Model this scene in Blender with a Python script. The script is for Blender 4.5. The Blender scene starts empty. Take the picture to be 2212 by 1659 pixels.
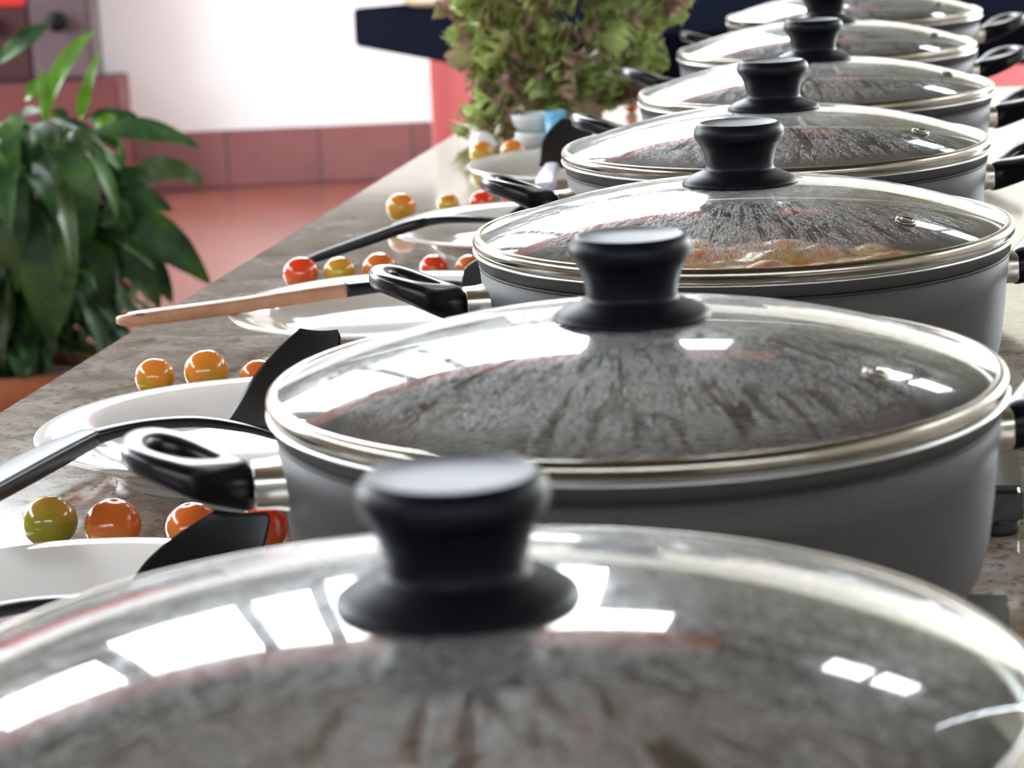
import bpy, bmesh, math, random
from mathutils import Vector, Matrix, Quaternion
random.seed(7)
sc = bpy.context.scene
COL = sc.collection
PI = math.pi
# ------------------------------------------------------------------ camera
ZR = 0.88            # height of the pot rims above the floor
ZT = 0.75            # granite table top
CAMZ = ZR + 0.2165
F_PX = 5290.7
cr = Vector((0.99900566, -0.00960349, -0.04353696)).normalized()
cu = Vector((0.04458356, 0.2151901, 0.97555396)).normalized()
cf = Vector((0.0, 0.97652496, -0.21540428)).normalized()
cd = bpy.data.cameras.new('camera')
cam = bpy.data.objects.new('camera', cd); COL.objects.link(cam); sc.camera = cam
m = Matrix.Identity(4)
for i, v in enumerate((cr, cu, -cf)):
    for j in range(3): m[j][i] = v[j]
m.translation = (0, 0, CAMZ)
cam.matrix_world = m
cd.sensor_width = 36; cd.lens = F_PX / 2212 * 36
cd.clip_start = 0.02; cd.clip_end = 200
cd.dof.use_dof = True; cd.dof.focus_distance = 1.40; cd.dof.aperture_fstop = 15.5
# ------------------------------------------------------------------ world and light
w = bpy.data.worlds.new('world'); sc.world = w; w.use_nodes = True
nt = w.node_tree; nt.nodes.clear()
wo = nt.nodes.new('ShaderNodeOutputWorld'); bg = nt.nodes.new('ShaderNodeBackground')
tc = nt.nodes.new('ShaderNodeTexCoord'); sx = nt.nodes.new('ShaderNodeSeparateXYZ'); rp = nt.nodes.new('ShaderNodeValToRGB')
nt.links.new(tc.outputs['Generated'], sx.inputs[0]); nt.links.new(sx.outputs['Z'], rp.inputs[0])
e = rp.color_ramp.elements
e[0].position = 0.0; e[0].color = (0.45, 0.50, 0.34, 1)
e[1].position = 0.10; e[1].color = (0.86, 0.93, 1.0, 1)
x_ = e.new(0.04); x_.color = (0.80, 0.84, 0.68, 1)
nt.links.new(rp.outputs[0], bg.inputs[0]); bg.inputs[1].default_value = 6.5
nt.links.new(bg.outputs[0], wo.inputs[0])
def area(name, loc, target, sx_, sy_, power, col):
    l = bpy.data.lights.new(name, 'AREA'); l.shape = 'RECTANGLE'; l.size = sx_; l.size_y = sy_; l.energy = power; l.color = col
    o = bpy.data.objects.new(name, l); COL.objects.link(o); o.location = loc
    o.rotation_euler = (Vector(target) - Vector(loc)).to_track_quat('-Z', 'Y').to_euler(); return o
sc.view_settings.view_transform = 'Standard'; sc.view_settings.look = 'None'
sc.view_settings.exposure = 1.82; sc.view_settings.gamma = 1
sc.view_settings.use_curve_mapping = False
sc.cycles.use_denoising = True
sc.cycles.max_bounces = 10; sc.cycles.transparent_max_bounces = 16
sc.cycles.glossy_bounces = 5; sc.cycles.diffuse_bounces = 4
sc.cycles.caustics_reflective = False; sc.cycles.caustics_refractive = False
sc.cycles.sample_clamp_indirect = 8

# ------------------------------------------------------------------ materials
def mat(name, col, rough=0.5, metal=0.0, spec=0.5, coat=0.0, sss=0.0):
    m = bpy.data.materials.new(name); m.use_nodes = True
    b = m.node_tree.nodes['Principled BSDF']
    b.inputs['Base Color'].default_value = (*col, 1); b.inputs['Roughness'].default_value = rough
    b.inputs['Metallic'].default_value = metal; b.inputs['Specular IOR Level'].default_value = spec
    b.inputs['Coat Weight'].default_value = coat; b.inputs['Coat Roughness'].default_value = 0.05
    if sss: b.inputs['Subsurface Weight'].default_value = sss; b.inputs['Subsurface Scale'].default_value = 0.01
    return m
def N(m, t, **kw):
    n = m.node_tree.nodes.new(t)
    for k, v in kw.items(): setattr(n, k, v)
    return n
def L(m, a, b): m.node_tree.links.new(a, b)
def ramp(m, src, stops, interp='LINEAR'):
    r = N(m, 'ShaderNodeValToRGB'); r.color_ramp.interpolation = interp
    el = r.color_ramp.elements
    while len(el) < len(stops): el.new(0.5)
    for k, (p_, c_) in enumerate(stops):
        el[k].position = p_; el[k].color = (*c_, 1) if len(c_) == 3 else c_
    L(m, src, r.inputs[0]); return r
def noise(m, scale, detail=4, rough=0.55, coord='Object', vec=None, dist=0):
    if vec is None:
        vec = N(m, 'ShaderNodeTexCoord').outputs[coord]
    n = N(m, 'ShaderNodeTexNoise'); n.inputs['Scale'].default_value = scale
    n.inputs['Detail'].default_value = detail; n.inputs['Roughness'].default_value = rough; n.inputs['Distortion'].default_value = dist
    L(m, vec, n.inputs['Vector']); return n
def math_(m, op, a, b=None, clamp=False):
    n = N(m, 'ShaderNodeMath', operation=op); n.use_clamp = clamp
    for i, v in enumerate((a, b)):
        if v is None: continue
        if isinstance(v, (int, float)): n.inputs[i].default_value = v
        else: L(m, v, n.inputs[i])
    return n.outputs[0]
def madd(m, a, b, c):
    n = N(m, 'ShaderNodeMath', operation='MULTIPLY_ADD'); L(m, a, n.inputs[0]); n.inputs[1].default_value = b; n.inputs[2].default_value = c; return n.outputs[0]
def bump(m, src, s=0.2, d=0.001):
    b = N(m, 'ShaderNodeBump'); b.inputs['Strength'].default_value = s; b.inputs['Distance'].default_value = d
    L(m, src, b.inputs['Height']); L(m, b.outputs[0], m.node_tree.nodes['Principled BSDF'].inputs['Normal'])
def noisy(name, cols, scale, rough=0.5, metal=0, bmp=0.0, bd=0.001, detail=5, **kw):
    m = mat(name, cols[0][1], rough, metal, **kw)
    n = noise(m, scale, detail)
    r = ramp(m, n.outputs['Fac'], cols); P = m.node_tree.nodes['Principled BSDF']
    L(m, r.outputs[0], P.inputs['Base Color'])
    if bmp: bump(m, n.outputs['Fac'], bmp, bd)
    return m

M = {}
M['pot'] = noisy('grey_metallic_enamel', [(0.35, (0.056, 0.053, 0.051)), (0.65, (0.072, 0.068, 0.065))], 900, 0.55, 0.05, detail=2, spec=0.18)
M['steel'] = noisy('brushed_steel', [(0.3, (0.27, 0.245, 0.205)), (0.7, (0.34, 0.31, 0.26))], 60, 0.22, 1.0)
M['bright_steel'] = noisy('bright_steel', [(0.3, (0.60, 0.57, 0.52)), (0.7, (0.70, 0.67, 0.62))], 60, 0.25, 1.0)
M['rim_edge'] = mat('bare_aluminium_edge', (0.62, 0.62, 0.60), 0.28, 1.0)
M['groove'] = mat('dark_groove', (0.015, 0.015, 0.015), 0.6)
M['lining'] = noisy('dark_nonstick_lining', [(0.4, (0.035, 0.033, 0.03)), (0.6, (0.06, 0.055, 0.05))], 300, 0.35)
M['bakelite'] = noisy('black_bakelite', [(0.4, (0.003, 0.0035, 0.006)), (0.6, (0.005, 0.006, 0.009))], 200, 0.42, 0, 0.05, 0.0003, spec=0.13)
M['bakelite_gloss'] = noisy('glossy_black_bakelite', [(0.4, (0.004, 0.004, 0.006)), (0.6, (0.006, 0.006, 0.009))], 150, 0.3, 0, 0.02, 0.0002, spec=0.4)
M['nylon'] = noisy('black_nylon', [(0.4, (0.005, 0.006, 0.008)), (0.6, (0.009, 0.010, 0.012))], 400, 0.33, 0, 0.08, 0.0002, spec=0.35)
M['porcelain'] = mat('white_porcelain', (0.93, 0.885, 0.85), 0.09, 0, 0.6, coat=0.3)
M['wood'] = noisy('beech_wood', [(0.3, (0.42, 0.20, 0.11)), (0.7, (0.56, 0.29, 0.17))], 60, 0.42)
M['plaster'] = noisy('white_plaster', [(0.3, (0.86, 0.83, 0.81)), (0.7, (0.90, 0.88, 0.86))], 3, 0.6)
M['coral'] = noisy('coral_paint', [(0.3, (0.58, 0.13, 0.13)), (0.7, (0.64, 0.15, 0.145))], 3, 0.55)
M['redblock'] = noisy('oxblood_plinth_paint', [(0.3, (0.11, 0.026, 0.025)), (0.7, (0.15, 0.038, 0.034))], 9, 0.5)
M['navy'] = noisy('navy_cloth', [(0.3, (0.004, 0.005, 0.009)), (0.7, (0.007, 0.0085, 0.015))], 300, 1.0, 0, 0.3, 0.001, spec=0.0)
M['ceiling'] = noisy('dark_brown_boards', [(0.3, (0.10, 0.075, 0.057)), (0.7, (0.15, 0.115, 0.088))], 4, 0.7)
M['darkwall'] = noisy('olive_brown_boards', [(0.3, (0.045, 0.037, 0.028)), (0.7, (0.08, 0.068, 0.052))], 4, 0.7)
M['post'] = mat('grey_post', (0.10, 0.09, 0.08), 0.6)
M['darkred'] = noisy('dark_red_panel', [(0.3, (0.025, 0.003, 0.004)), (0.7, (0.042, 0.005, 0.006))], 6, 0.5)
M['mauve'] = noisy('mauve_grey_panel', [(0.3, (0.08, 0.053, 0.057)), (0.7, (0.105, 0.072, 0.078))], 6, 0.5)
M['scarlet'] = mat('scarlet_paint', (0.42, 0.012, 0.008), 0.8)
M['black'] = mat('black_plastic', (0.004, 0.004, 0.004), 0.6, 0, 0.15)
M['straw'] = noisy('straw_rim', [(0.3, (0.62, 0.42, 0.24)), (0.7, (0.78, 0.58, 0.38))], 80, 0.7, 0, 0.3, 0.003)
M['terracotta'] = noisy('terracotta_clay', [(0.3, (0.42, 0.13, 0.055)), (0.6, (0.52, 0.19, 0.08)), (0.75, (0.18, 0.10, 0.06))], 6, 0.8)
M['soil'] = noisy('soil', [(0.3, (0.02, 0.014, 0.01)), (0.7, (0.05, 0.035, 0.025))], 60, 0.95, 0, 0.6, 0.01)
M['stovetop'] = noisy('dark_stove_enamel', [(0.4, (0.012, 0.013, 0.016)), (0.6, (0.02, 0.021, 0.024))], 60, 0.2, 0.0)
M['stoveside'] = noisy('dull_stove_side', [(0.4, (0.03, 0.026, 0.025)), (0.6, (0.05, 0.045, 0.042))], 80, 0.35, 0.3)
M['castiron'] = mat('cast_iron', (0.02, 0.02, 0.02), 0.6, 0.4)
M['rubber'] = mat('black_rubber', (0.008, 0.008, 0.008), 0.7)
M['skyblue'] = mat('sky_blue_plastic', (0.22, 0.60, 0.86), 0.35)
M['whiteplastic'] = mat('white_plastic', (0.86, 0.88, 0.88), 0.3)
M['lilac'] = mat('pale_lilac_plastic', (0.70, 0.66, 0.80), 0.3)
M['bulb'] = mat('white_skin', (0.88, 0.85, 0.83), 0.4)

def granite():
    m = mat('polished_granite', (0.4, 0.36, 0.32), 0.14, 0, 0.3, coat=0.6)
    P = m.node_tree.nodes['Principled BSDF']; tc = N(m, 'ShaderNodeTexCoord')
    mp = N(m, 'ShaderNodeMapping'); mp.inputs['Scale'].default_value = (1.0, 1.25, 1.0); L(m, tc.outputs['Object'], mp.inputs[0])
    n1 = noise(m, 9, 8, 0.72, vec=mp.outputs[0], dist=1.6)
    n2 = noise(m, 170, 3, 0.7, vec=tc.outputs['Object']); n3 = noise(m, 28, 6, 0.7, vec=mp.outputs[0], dist=0.8)
    r1 = ramp(m, n1.outputs['Fac'], [(0.28, (0.14, 0.10, 0.07)), (0.42, (0.29, 0.235, 0.185)), (0.55, (0.40, 0.35, 0.315)), (0.72, (0.54, 0.49, 0.465))])
    r2 = ramp(m, n2.outputs['Fac'], [(0.34, (0.35, 0.33, 0.31)), (0.46, (1, 1, 1)), (0.7, (1.15, 1.12, 1.1))])
    r3 = ramp(m, n3.outputs['Fac'], [(0.30, (0.22, 0.20, 0.19)), (0.40, (0.9, 0.85, 0.8)), (0.6, (1, 1, 1))])
    a = N(m, 'ShaderNodeMix', data_type='RGBA', blend_type='MULTIPLY'); a.inputs[0].default_value = 1
    b = N(m, 'ShaderNodeMix', data_type='RGBA', blend_type='MULTIPLY'); b.inputs[0].default_value = 1
    L(m, r1.outputs[0], a.inputs[6]); L(m, r2.outputs[0], a.inputs[7]); L(m, a.outputs[2], b.inputs[6]); L(m, r3.outputs[0], b.inputs[7])
    # brown bands across the slab (local y): a painted dark reflection, then a vein
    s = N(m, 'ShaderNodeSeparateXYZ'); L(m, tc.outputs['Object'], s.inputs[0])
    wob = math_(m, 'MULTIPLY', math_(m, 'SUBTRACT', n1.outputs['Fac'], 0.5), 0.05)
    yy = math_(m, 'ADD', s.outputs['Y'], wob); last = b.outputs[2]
    for y0, hw in ((REFL_VEIN[0], 0.016), (REFL_VEIN[1], 0.03)):
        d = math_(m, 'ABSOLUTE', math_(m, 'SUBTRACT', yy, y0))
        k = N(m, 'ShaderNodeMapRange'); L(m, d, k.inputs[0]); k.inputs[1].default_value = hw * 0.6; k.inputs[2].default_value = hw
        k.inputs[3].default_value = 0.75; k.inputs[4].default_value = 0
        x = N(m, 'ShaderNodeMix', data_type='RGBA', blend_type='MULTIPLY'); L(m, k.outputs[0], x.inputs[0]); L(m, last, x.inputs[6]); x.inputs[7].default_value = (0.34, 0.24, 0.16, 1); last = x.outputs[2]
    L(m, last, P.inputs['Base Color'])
    rr = N(m, 'ShaderNodeMapRange'); L(m, n3.outputs['Fac'], rr.inputs[0]); rr.inputs[3].default_value = 0.05; rr.inputs[4].default_value = 0.15; L(m, rr.outputs[0], P.inputs['Roughness'])
    return m
REFL_VEIN = (1.80, 1.30)  # first a reflection painted into the colour, second a brown vein

def tiles(name, c1, c2, mortar, size, rough=0.4, off=0.0, mort=0.012, plane='XY'):
    m = mat(name, c1, rough); P = m.node_tree.nodes['Principled BSDF']
    tc = N(m, 'ShaderNodeTexCoord'); s = N(m, 'ShaderNodeSeparateXYZ'); L(m, tc.outputs['Object'], s.inputs[0])
    c = N(m, 'ShaderNodeCombineXYZ')
    L(m, s.outputs[plane[0]], c.inputs[0]); L(m, s.outputs[plane[1]], c.inputs[1])
    mp = N(m, 'ShaderNodeMapping'); mp.inputs['Location'].default_value = (off, 0, 0); L(m, c.outputs[0], mp.inputs[0])
    b = N(m, 'ShaderNodeTexBrick'); b.offset = 0.0; b.squash = 1
    b.inputs['Scale'].default_value = 1; b.inputs['Brick Width'].default_value = size; b.inputs['Row Height'].default_value = size
    b.inputs['Mortar Size'].default_value = mort; b.inputs['Mortar Smooth'].default_value = 0.3; b.inputs['Bias'].default_value = 0
    b.inputs['Color1'].default_value = (*c1, 1); b.inputs['Color2'].default_value = (*c2, 1); b.inputs['Mortar'].default_value = (*mortar, 1)
    L(m, mp.outputs[0], b.inputs[0])
    n = noise(m, 5, 5); x = N(m, 'ShaderNodeMix', data_type='RGBA', blend_type='MULTIPLY'); x.inputs[0].default_value = 1
    r = ramp(m, n.outputs['Fac'], [(0.3, (0.8, 0.8, 0.8)), (0.7, (1.1, 1.1, 1.1))]); L(m, b.outputs[0], x.inputs[6]); L(m, r.outputs[0], x.inputs[7])
    L(m, x.outputs[2], P.inputs['Base Color']); return m
M['floor'] = tiles('terracotta_floor_tiles', (0.21, 0.062, 0.043), (0.245, 0.075, 0.053), (0.15, 0.058, 0.046), 0.30, 0.24, mort=0.006)
M['basetile'] = tiles('terracotta_base_tiles', (0.24, 0.093, 0.09), (0.265, 0.108, 0.103), (0.13, 0.06, 0.058), 0.315, 0.45, off=0.30, mort=0.006, plane='XZ')

def glass_lid():
    m = bpy.data.materials.new('steamed_glass'); m.use_nodes = True; t = m.node_tree; t.nodes.clear()
    out = N(m, 'ShaderNodeOutputMaterial')
    tc = N(m, 'ShaderNodeTexCoord'); s = N(m, 'ShaderNodeSeparateXYZ'); L(m, tc.outputs['Object'], s.inputs[0])
    oi = N(m, 'ShaderNodeObjectInfo')
    rad = math_(m, 'SQRT', math_(m, 'ADD', math_(m, 'MULTIPLY', s.outputs[0], s.outputs[0]), math_(m, 'MULTIPLY', s.outputs[1], s.outputs[1])))
    ux = math_(m, 'DIVIDE', s.outputs[0], math_(m, 'ADD', rad, 0.0001)); uy = math_(m, 'DIVIDE', s.outputs[1], math_(m, 'ADD', rad, 0.0001))
    def off(v, k): return math_(m, 'ADD', v, math_(m, 'MULTIPLY', oi.outputs['Random'], k))
    pol = N(m, 'ShaderNodeCombineXYZ'); L(m, off(ux, 7), pol.inputs[0]); L(m, off(uy, 5), pol.inputs[1]); L(m, math_(m, 'MULTIPLY', rad, 9), pol.inputs[2])
    car = N(m, 'ShaderNodeCombineXYZ'); L(m, off(s.outputs[0], 3), car.inputs[0]); L(m, off(s.outputs[1], 2), car.inputs[1]); L(m, s.outputs[2], car.inputs[2])
    lim = math_(m, 'MAXIMUM', rad, 0.065); wx = math_(m, 'DIVIDE', s.outputs[0], lim); wy = math_(m, 'DIVIDE', s.outputs[1], lim)
    def pv(k):
        q = N(m, 'ShaderNodeCombineXYZ'); L(m, off(wx, 7), q.inputs[0]); L(m, off(wy, 5), q.inputs[1]); L(m, math_(m, 'MULTIPLY', rad, k), q.inputs[2]); return q.outputs[0]
    streak = noise(m, 13, 4, 0.7, vec=pv(1.6), dist=0.9)     # runs of water down the glass
    drops = noise(m, 120, 3, 0.8, vec=pv(2.4)); blotch = noise(m, 30, 5, 0.75, vec=pv(2.6), dist=1.2)
    a = ramp(m, streak.outputs['Fac'], [(0.40, (0.0, 0.0, 0.0)), (0.46, (1, 1, 1))])
    b = ramp(m, drops.outputs['Fac'], [(0.42, (0.02, 0.02, 0.02)), (0.50, (1, 1, 1))])
    c = ramp(m, blotch.outputs['Fac'], [(0.40, (0.0, 0.0, 0.0)), (0.49, (1, 1, 1))])
    fog = math_(m, 'MULTIPLY', math_(m, 'MULTIPLY', a.outputs[0], b.outputs[0]), c.outputs[0])
    edge = N(m, 'ShaderNodeMapRange'); L(m, rad, edge.inputs[0]); edge.inputs[1].default_value = 0.126; edge.inputs[2].default_value = 0.143; edge.inputs[3].default_value = 1; edge.inputs[4].default_value = 0.2
    fog = math_(m, 'MULTIPLY', fog, edge.outputs[0]); fog = math_(m, 'MULTIPLY', fog, 0.88)
    tr = N(m, 'ShaderNodeBsdfTransparent'); tr.inputs[0].default_value = (0.80, 0.83, 0.80, 1)
    bead = noise(m, 210, 2, 0.8, vec=pv(4.0)); bc = ramp(m, bead.outputs['Fac'], [(0.41, (0.035, 0.03, 0.025)), (0.50, (0.15, 0.135, 0.115)), (0.60, (0.80, 0.80, 0.79))])
    df = N(m, 'ShaderNodeBsdfDiffuse'); L(m, bc.outputs[0], df.inputs[0])
    tl = N(m, 'ShaderNodeBsdfTranslucent'); tl.inputs[0].default_value = (0.20, 0.185, 0.16, 1)
    dm = N(m, 'ShaderNodeMixShader'); dm.inputs[0].default_value = 0.4; L(m, df.outputs[0], dm.inputs[1]); L(m, tl.outputs[0], dm.inputs[2])
    m1 = N(m, 'ShaderNodeMixShader'); L(m, fog, m1.inputs[0]); L(m, tr.outputs[0], m1.inputs[1]); L(m, dm.outputs[0], m1.inputs[2])
    gl = N(m, 'ShaderNodeBsdfGlossy'); gl.inputs['Roughness'].default_value = 0.015; gl.inputs['Color'].default_value = (1, 1, 1, 1)
    bp = N(m, 'ShaderNodeBump'); bp.inputs['Strength'].default_value = 0.8; bp.inputs['Distance'].default_value = 0.0004
    L(m, math_(m, 'MULTIPLY', b.outputs[0], c.outputs[0]), bp.inputs['Height'])
    gl2 = N(m, 'ShaderNodeBsdfGlossy'); gl2.inputs['Roughness'].default_value = 0.19; L(m, bp.outputs[0], gl2.inputs['Normal'])
    gm = N(m, 'ShaderNodeMixShader'); L(m, math_(m, 'ADD', math_(m, 'MULTIPLY', fog, 0.6), 0.15), gm.inputs[0]); L(m, gl.outputs[0], gm.inputs[1]); L(m, gl2.outputs[0], gm.inputs[2])
    # Schlick reflectance of a thin pane, both faces
    ge = N(m, 'ShaderNodeNewGeometry'); dp = N(m, 'ShaderNodeVectorMath', operation='DOT_PRODUCT'); L(m, ge.outputs['Incoming'], dp.inputs[0]); L(m, ge.outputs['Normal'], dp.inputs[1])
    cth = math_(m, 'ABSOLUTE', dp.outputs['Value']); om = math_(m, 'SUBTRACT', 1.0, cth, True)
    F = math_(m, 'ADD', math_(m, 'MULTIPLY', math_(m, 'POWER', om, 5.0), 0.96), 0.04)
    F2 = math_(m, 'DIVIDE', math_(m, 'MULTIPLY', F, 2.0), math_(m, 'ADD', F, 1.0), True)
    m2 = N(m, 'ShaderNodeMixShader'); L(m, F2, m2.inputs[0]); L(m, m1.outputs[0], m2.inputs[1]); L(m, gm.outputs[0], m2.inputs[2])
    L(m, m2.outputs[0], out.inputs[0]); return m
M['glass'] = glass_lid()

def tomato_mat(name, top, bottom, lo=-0.25, hi=0.35):
    m = mat(name, top, 0.16, 0, 0.5, coat=0.15, sss=0.15); P = m.node_tree.nodes['Principled BSDF']
    tc = N(m, 'ShaderNodeTexCoord'); s = N(m, 'ShaderNodeSeparateXYZ'); L(m, tc.outputs['Object'], s.inputs[0])
    n = noise(m, 70, 4); v = math_(m, 'ADD', madd(m, s.outputs['Z'], 40, 0.5), math_(m, 'MULTIPLY', math_(m, 'SUBTRACT', n.outputs['Fac'], 0.5), 1.1))
    r = ramp(m, v, [(max(0, 0.5 + lo * 0.5), bottom), (min(1, 0.5 + hi * 0.5), top)])
    fl = noise(m, 420, 2); f2 = ramp(m, fl.outputs['Fac'], [(0.22, (0.35, 0.22, 0.1)), (0.32, (1, 1, 1))])
    x = N(m, 'ShaderNodeMix', data_type='RGBA', blend_type='MULTIPLY'); x.inputs[0].default_value = 1; L(m, r.outputs[0], x.inputs[6]); L(m, f2.outputs[0], x.inputs[7])
    L(m, x.outputs[2], P.inputs['Base Color']); return m
TM = {'green': tomato_mat('tomato_green', (0.62, 0.30, 0.05), (0.30, 0.28, 0.02), 0.0, 0.9),
      'yellow': tomato_mat('tomato_yellow', (0.72, 0.26, 0.03), (0.56, 0.38, 0.03), 0.1, 0.9),
      'amber': tomato_mat('tomato_amber', (0.80, 0.25, 0.03), (0.50, 0.30, 0.02), -0.4, 0.5),
      'orange': tomato_mat('tomato_orange', (0.76, 0.17, 0.03), (0.62, 0.24, 0.05), -0.5, 0.5),
      'red': tomato_mat('tomato_red', (0.80, 0.05, 0.015), (0.66, 0.15, 0.03), -0.6, 0.6)}

def leaf_mat(name, dark, mid, light, sc_=14, rough=0.38):
    m = mat(name, mid, rough); P = m.node_tree.nodes['Principled BSDF']
    n = noise(m, sc_, 5, 0.6); r = ramp(m, n.outputs['Fac'], [(0.34, dark), (0.5, mid), (0.68, light)]); L(m, r.outputs[0], P.inputs['Base Color'])
    out = [q for q in m.node_tree.nodes if q.type == 'OUTPUT_MATERIAL'][0]
    tl = N(m, 'ShaderNodeBsdfTranslucent'); L(m, r.outputs[0], tl.inputs[0]); mx = N(m, 'ShaderNodeMixShader'); mx.inputs[0].default_value = 0.15
    L(m, P.outputs[0], mx.inputs[1]); L(m, tl.outputs[0], mx.inputs[2]); L(m, mx.outputs[0], out.inputs[0]); return m
M['leaf'] = leaf_mat('plant_leaf', (0.006, 0.020, 0.006), (0.022, 0.080, 0.016), (0.075, 0.18, 0.022), rough=0.55)
M['leaf_young'] = leaf_mat('young_leaf', (0.07, 0.19, 0.015), (0.11, 0.27, 0.02), (0.19, 0.36, 0.05))
M['leaf_pale'] = leaf_mat('pale_leaf', (0.035, 0.065, 0.02), (0.055, 0.10, 0.028), (0.09, 0.15, 0.045))
M['lettuce'] = leaf_mat('lettuce_leaf', (0.34, 0.22, 0.12), (0.40, 0.50, 0.15), (0.62, 0.76, 0.27), 22, 0.45)
M['lettuce_red'] = leaf_mat('red_lettuce_leaf', (0.34, 0.19, 0.14), (0.54, 0.35, 0.25), (0.46, 0.52, 0.20), 26, 0.45)
M['stalk'] = noisy('lettuce_stalk', [(0.3, (0.20, 0.15, 0.06)), (0.7, (0.34, 0.28, 0.12))], 50, 0.6)

def food_mat(name, stops, scale, rough=0.3):
    m = noisy(name, stops, scale, rough, 0, 0.5, 0.004, detail=2.5); return m
FOOD = [food_mat('brown_stew', [(0.32, (0.05, 0.028, 0.015)), (0.48, (0.16, 0.08, 0.04)), (0.62, (0.30, 0.09, 0.05)), (0.75, (0.30, 0.20, 0.10))], 45),
        food_mat('white_rice', [(0.35, (0.07, 0.058, 0.055)), (0.6, (0.28, 0.25, 0.26))], 160, 0.5),
        food_mat('carrot_stew', [(0.36, (0.42, 0.22, 0.02)), (0.46, (0.80, 0.46, 0.03)), (0.54, (0.95, 0.13, 0.01)), (0.62, (0.95, 0.38, 0.02)), (0.74, (0.60, 0.50, 0.06))], 42),
        food_mat('yellow_curry', [(0.35, (0.26, 0.18, 0.05)), (0.5, (0.50, 0.38, 0.14)), (0.7, (0.62, 0.50, 0.24))], 60),
        food_mat('brown_beans', [(0.35, (0.08, 0.05, 0.02)), (0.5, (0.26, 0.17, 0.07)), (0.7, (0.34, 0.26, 0.10))], 70),
        food_mat('pale_noodles', [(0.35, (0.30, 0.27, 0.20)), (0.6, (0.48, 0.44, 0.34))], 80),
        food_mat('green_vegetables', [(0.35, (0.09, 0.11, 0.03)), (0.6, (0.20, 0.22, 0.09))], 60)]

# ------------------------------------------------------------------ geometry helpers
def obj(name, bm, m, parent=None, smooth=True, label=None, loc=None):
    me = bpy.data.meshes.new(name); bm.normal_update(); bm.to_mesh(me); bm.free()
    if smooth:
        for p_ in me.polygons: p_.use_smooth = True
    ms = m if isinstance(m, (list, tuple)) else [m]
    for q in ms: me.materials.append(q)
    o = bpy.data.objects.new(name, me); COL.objects.link(o)
    if parent is not None: o.parent = parent
    if loc is not None: o.location = loc
    if label: o['label'] = label
    return o
def thing(name, label, cat, loc=(0, 0, 0), rz=0, group=None):
    o = bpy.data.objects.new(name, None); COL.objects.link(o); o.empty_display_size = 0.05
    o.location = loc; o.rotation_euler = (0, 0, rz); o['label'] = label; o['category'] = cat
    if group: o['group'] = group
    return o
def tag(o, label, cat, group=None, kind=None):
    o['label'] = label; o['category'] = cat
    if group: o['group'] = group
    if kind: o['kind'] = kind
    return o
def struct(name, bm, m, smooth=False, parent=None):
    o = obj(name, bm, m, parent, smooth)
    if parent is None: o['kind'] = 'structure'
    return o
def lathe(prof, segs=96, bm=None, mi=0, close=False, mis=None):
    bm = bm or bmesh.new(); rings = []
    for (r, z) in prof:
        if r < 1e-6: rings.append([bm.verts.new((0, 0, z))])
        else: rings.append([bm.verts.new((r * math.cos(2 * PI * k / segs), r * math.sin(2 * PI * k / segs), z)) for k in range(segs)])
    n = len(rings); rng = range(n) if close else range(n - 1)
    for i in rng:
        a, b = rings[i], rings[(i + 1) % n]
        for k in range(segs):
            k2 = (k + 1) % segs
            if len(a) == 1 and len(b) == 1: continue
            if len(a) == 1: f = bm.faces.new((a[0], b[k2], b[k])) if True else None
            elif len(b) == 1: f = bm.faces.new((a[k], a[k2], b[0]))
            else: f = bm.faces.new((a[k], a[k2], b[k2], b[k]))
            f.material_index = mis[i] if mis else mi
    bmesh.ops.recalc_face_normals(bm, faces=bm.faces[:]); return bm
def box(x0, x1, y0, y1, z0, z1, bev=0.0, bm=None, seg=2):
    b2 = bmesh.new()
    bmesh.ops.create_cube(b2, size=1)
    for v in b2.verts: v.co = Vector(((x0 + x1) / 2 + v.co.x * (x1 - x0), (y0 + y1) / 2 + v.co.y * (y1 - y0), (z0 + z1) / 2 + v.co.z * (z1 - z0)))
    if bev: bmesh.ops.bevel(b2, geom=b2.edges[:], offset=bev, segments=seg, affect='EDGES')
    if bm is None: return b2
    me = bpy.data.meshes.new('t'); b2.to_mesh(me); b2.free(); bm.from_mesh(me); bpy.data.meshes.remove(me); return bm
def prism(pts, z0, z1, bev=0.0):
    bm = bmesh.new(); lo = [bm.verts.new((x, y, z0)) for x, y in pts]; hi = [bm.verts.new((x, y, z1)) for x, y in pts]
    bm.faces.new(lo[::-1]); bm.faces.new(hi); n = len(pts)
    for i in range(n): bm.faces.new((lo[i], lo[(i + 1) % n], hi[(i + 1) % n], hi[i]))
    bmesh.ops.recalc_face_normals(bm, faces=bm.faces[:])
    if bev: bmesh.ops.bevel(bm, geom=bm.edges[:], offset=bev, segments=3, affect='EDGES')
    return bm
def cr_spline(pts, n=8):
    pts = [Vector(p_) for p_ in pts]; out = []
    for i in range(len(pts) - 1):
        p0 = pts[max(i - 1, 0)]; p1 = pts[i]; p2 = pts[i + 1]; p3 = pts[min(i + 2, len(pts) - 1)]
        for k in range(n):
            t = k / n; out.append(0.5 * ((2 * p1) + (-p0 + p2) * t + (2 * p0 - 5 * p1 + 4 * p2 - p3) * t * t + (-p0 + 3 * p1 - 3 * p2 + p3) * t ** 3))
    out.append(pts[-1]); return out
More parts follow.
